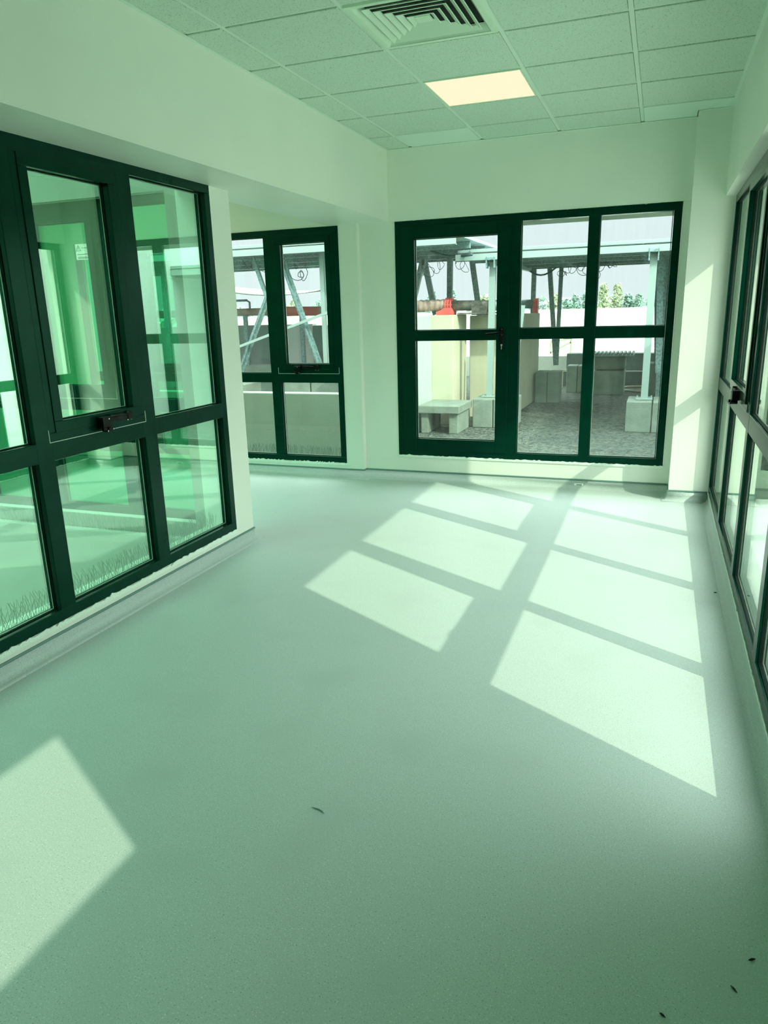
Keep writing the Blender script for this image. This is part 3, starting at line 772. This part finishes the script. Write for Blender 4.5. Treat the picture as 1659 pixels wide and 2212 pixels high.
for f in ((0,3,2,1),(4,5,6,7),(0,1,5,4),(1,2,6,5),(2,3,7,6),(3,0,4,7)): bm.faces.new([vs[i] for i in f])
rel(obj('saddle', bm, 'red', parent=pl, label='red pipe saddle'), pl)
bm = bmesh.new(); box(bm, (-2.45, 10.10, 1.44), (-2.25, 10.30, 1.56)); box(bm, (-2.64, 10.05, 1.452), (-2.20, 10.65, 1.475)); rel(obj('support_block', bm, 'pipe_dark', parent=pl), pl)
bm = bmesh.new(); tube(bm, [(-2.24, 10.2, 1.565), (-2.16, 10.2, 1.565), (-2.10, 10.25, 1.56), (-2.04, 10.3, 1.55)], [.068, .075, .07, .05], 18); rel(obj('elbow', bm, 'galv', parent=pl, smooth=True), pl)

p2 = empty('pipe', 'far pipe end with red collar beyond the cream block', 'pipe', loc=(-2.2, 13, 1.585))
bm = bmesh.new(); tube(bm, [(-2.45, 13.0, 1.58), (-2.06, 13.0, 1.585)], .075, 18); rel(obj('body', bm, 'galv', parent=p2, smooth=True), p2)
bm = bmesh.new(); tube(bm, [(-2.06, 13, 1.59), (-1.985, 13, 1.59)], .085, 18); box(bm, (-2.07, 12.93, 1.43), (-1.985, 13.07, 1.54)); rel(obj('collar', bm, 'red', parent=p2), p2)
p3 = empty('pipe', 'long rusty and red pipe seen through the far left window', 'pipe', loc=(-6, 11, 1.57))
bm = bmesh.new(); tube(bm, [(-9.5, 11.0, 1.575), (-6.05, 11.0, 1.570)], .060, 16); rel(obj('rusty_section', bm, 'wrap', parent=p3, smooth=True), p3)
bm = bmesh.new(); tube(bm, [(-6.05, 11.0, 1.57), (-5.17, 11.0, 1.555)], [.076, .072], 16); rel(obj('red_section', bm, 'red', parent=p3, smooth=True), p3)
bm = bmesh.new(); tube(bm, [(-5.17, 11.0, 1.56), (-3.4, 11.0, 1.56)], .06, 16); rel(obj('grey_section', bm, 'wrap', parent=p3, smooth=True), p3)
for x in (-8.6, -7.0, -6.55, -5.5, -3.8):
    bm = bmesh.new(); box(bm, (x-.03, 10.97, .70), (x+.03, 11.03, 1.52)); rel(obj('support', bm, 'galv', parent=p3), p3)
bm = bmesh.new(); tube(bm, [(-6.75, 11, 1.62), (-6.75, 11, 1.73), (-6.70, 11, 1.76), (-6.5, 11, 1.76), (-6.45, 11, 1.73), (-6.45, 11, 1.62)], .018, 8)
rel(obj('lifting_loop', bm, 'galv', parent=p3), p3)

# hanging cables
def cable(lab, x, y, z, loops, spread, seed, r=.0045, grp='loose cables hanging below the solar racks'):
    rnd = random.Random(seed); pts = []
    N = loops * 16
    for i in range(N + 1):
        t = i / N; a = t * loops * 2 * math.pi
        rad = .06 + .045 * math.sin(t * 9 + seed)
        pts.append((x + spread * (t - .5) + rad * math.cos(a) * (.8 + .4 * math.sin(seed + t * 5)), y + .02 * math.sin(a * 1.7), z - .10 - .07 * math.sin(t * 3.1 + seed) + rad * math.sin(a) * .9))
    pts = [(x - spread * .5, y, z)] + pts + [(x + spread * .45, y, z)]
    bm = bmesh.new(); tube(bm, pts, r, 5); obj('cable', bm, 'cable', label=lab, cat='cable', group=None, smooth=True)
cable('looped thin cable hanging behind the left steel post', -3.32, 11.3, 2.24, 3, .25, 1, .004)
cable('short looped cable hanging beside the dark strut', -2.93, 11.3, 2.24, 2, .14, 4, .004)
cable('large looped cable near the centre of the right rack', -1.45, 12.6, 2.17, 4, .30, 2)
cable('tangled cable loops hanging left of the window bar', -1.15, 12.4, 2.17, 5, .30, 5)
cable('smaller tangled cable touching the window bar', -.98, 12.4, 2.19, 4, .22, 8)
cable('short cable curl right of the window bar', -.80, 12.4, 2.19, 2, .12, 3)
cable('cable coil seen through the far left window', -4.62, 9.25, 2.18, 3, .16, 6, .005)
cable('long cable trailing below the far left rack', -5.25, 9.25, 2.28, 1, .5, 7, .004)
bm = bmesh.new(); tube(bm, [(-2.22 + .6*t, 12.8, 2.20 - .16*math.sin(math.pi*t)) for t in [i/10 for i in range(11)]], .014, 8); obj('conduit', bm, 'cable', label='thick black conduit sagging between two struts', cat='conduit', smooth=True)
bm = bmesh.new(); tube(bm, [(-3.1 + .75*t, 10.2 - .5*t, 2.33 - .13*t - .05*math.sin(math.pi*t)) for t in [i/10 for i in range(11)]], .017, 8); obj('conduit', bm, 'cable', label='thick conduit curving under the left solar rack', cat='conduit', smooth=True)

# hose, bucket, litter
bm = bmesh.new(); tube(bm, [(-.15, 15.3, GZ+.02), (-.5, 15.2, GZ+.02), (-.68, 15.0, GZ+.02), (-.60, 14.6, GZ+.02), (-.30, 14.3, GZ+.02), (-.1, 14.3, GZ+.02)], .022, 8)
obj('hose', bm, 'hose', label='pale hose curved on the shaded gravel', cat='hose', smooth=True)
bm = bmesh.new(); tube(bm, [(.17, 12.4, GZ+.005), (.17, 12.4, .30)], [.13, .17], 24); obj('bucket', bm, 'bucket', label='green plastic bucket at the right edge of the back window', cat='bucket', smooth=False)
rnd = random.Random(5)
bm = bmesh.new()
for k in range(240):
    x, y = rnd.gauss(-.75, .38), min(17.0, max(15.9, rnd.gauss(16.4, .25)))
    s = rnd.uniform(.02, .06); bar(bm, (x, y, GZ+.01), (x + rnd.uniform(-.12, .12), y + rnd.uniform(-.1, .1), GZ + rnd.uniform(.02, .22)), s*.5, s*.2)
obj('rubble', bm, 'paper', label='heap of pale scraps on the gravel before the curb', cat='rubble', kind='stuff')
bm = bmesh.new()
for k in range(3200):
    x, y = rnd.uniform(-1.70, .9), 6.5 + 3.0 * rnd.random()
    s = rnd.uniform(.008, .024); h = s * rnd.uniform(.4, .9)
    vs = [bm.verts.new((x + s*math.cos(a + k)*rnd.uniform(.6, 1.1), y + s*math.sin(a + k)*rnd.uniform(.6, 1.1), GZ)) for a in (0, 1.6, 3.1, 4.7)]
    t = bm.verts.new((x, y, GZ + h))
    for i in range(4): bm.faces.new((vs[i], vs[(i+1) % 4], t))
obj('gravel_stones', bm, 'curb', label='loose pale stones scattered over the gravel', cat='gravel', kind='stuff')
for x0, x1, y, z, lab in ((-1.80, -1.30, 15.0, .32, 'pale timber rail lying along the dark curb'),):
    bm = bmesh.new(); box(bm, (x0, y, z - .03), (x1, y + .06, z)); box(bm, (x0, y, GZ), (x0 + .04, y + .06, z - .03)); box(bm, (x1 - .04, y, GZ), (x1, y + .06, z - .03))
    obj('rail', bm, 'hose', label=lab, cat='rail')
bm = bmesh.new(); box(bm, (-2.50, 18.4, .42), (-2.46, 18.45, .74)); box(bm, (-2.02, 18.4, .42), (-1.98, 18.45, .78)); bar(bm, (-2.50, 18.42, .72), (-1.98, 18.42, .78), .05, .04); bar(bm, (-2.48, 18.42, .45), (-2.0, 18.42, .70), .04, .04)

obj('wooden_frame', bm, 'hose', label='pale bent frame standing on the raised roof deck', cat='frame')

# trees far beyond the parapet
def tree(x, y, top, wd, m, label, seed):
    rnd = random.Random(seed)
    root = empty('tree', label, 'tree', group='trees beyond the parapet', loc=(x, y, -8.5))
    bm = bmesh.new(); tube(bm, [(x, y, -8.5), (x + .2, y, -4), (x, y, top - 2)], [.35, .28, .1], 8); rel(obj('trunk', bm, 'bark', parent=root), root)
    bm = bmesh.new()
    for k in range(1500):
        a, zz = rnd.uniform(0, 6.283), rnd.random()
        h = -5.5 + (top + 5.5) * zz
        rr = wd * math.sqrt(max(.02, 1 - (zz - .35)**2 / .45)) * rnd.uniform(.2, 1.0) ** .6 * (.82 + .3*math.sin(a*3 + zz*11 + seed))
        c = Vector((x + rr*math.cos(a), y + rr*math.sin(a), h + rnd.uniform(-.3, .1)))
        s = rnd.uniform(.07, .20)
        vs = [bm.verts.new(c + Vector((rnd.gauss(0, 1), rnd.gauss(0, 1), rnd.gauss(0, .8))).normalized() * s) for _ in range(5)]
        for f in ((0,1,2),(0,2,3),(0,3,4),(0,4,1),(1,2,3),(1,3,4)): bm.faces.new([vs[i] for i in f])
    rel(obj('foliage', bm, m, parent=root), root)
rndt = random.Random(3)
ORD = ['first', 'second', 'third', 'fourth', 'fifth', 'sixth']
for pane, row in (('the glazed door', ((-18.0, 2.9, 0), (-16.6, 3.2, 0), (-14.6, 2.6, 1), (-13.2, 2.5, 1))),
                  ('the middle pane of the big window', ((-9.7, 2.1, 0), (-8.6, 2.6, 1), (-7.4, 2.1, 0), (-6.6, 2.4, 0), (-5.7, 2.5, 0))),
                  ('the right pane of the big window', ((-4.4, 3.1, 1), (-3.4, 3.1, 1), (-2.5, 2.3, 0), (-1.7, 2.2, 0), (-.8, 2.2, 0), (.1, 2.2, 0))),
                  ('the far left window', ((-33.5, 2.5, 0), (-31.4, 2.9, 1), (-29.0, 2.5, 0)))):
    for i, (x, t, pale) in enumerate(row):
        tree(x, 60 + rndt.uniform(-1, 5), t + .1, rndt.uniform(.75, 1.0), 'leaf2' if pale else 'leaf',
             '%s tree, %s from the left through %s' % ('yellow green' if pale else 'hazy green', ORD[i], pane), int(x * 10))
bm = bmesh.new(); rnd = random.Random(11)
for k in range(5200):
    c = Vector((rnd.uniform(-75, 12), rnd.uniform(88, 94), 0)); top = 2.05 + .35*math.sin(c.x*.9) + .25*math.sin(c.x*2.3+1); c.z = top - 7 * rnd.random()**2
    s_ = rnd.uniform(.3, .7)
    vs = [bm.verts.new(c + Vector((rnd.gauss(0, 1), rnd.gauss(0, 1), rnd.gauss(0, .7))).normalized() * s_) for _ in range(4)]
    for f in ((0,1,2),(0,2,3),(0,3,1),(1,2,3)): bm.faces.new([vs[i] for i in f])
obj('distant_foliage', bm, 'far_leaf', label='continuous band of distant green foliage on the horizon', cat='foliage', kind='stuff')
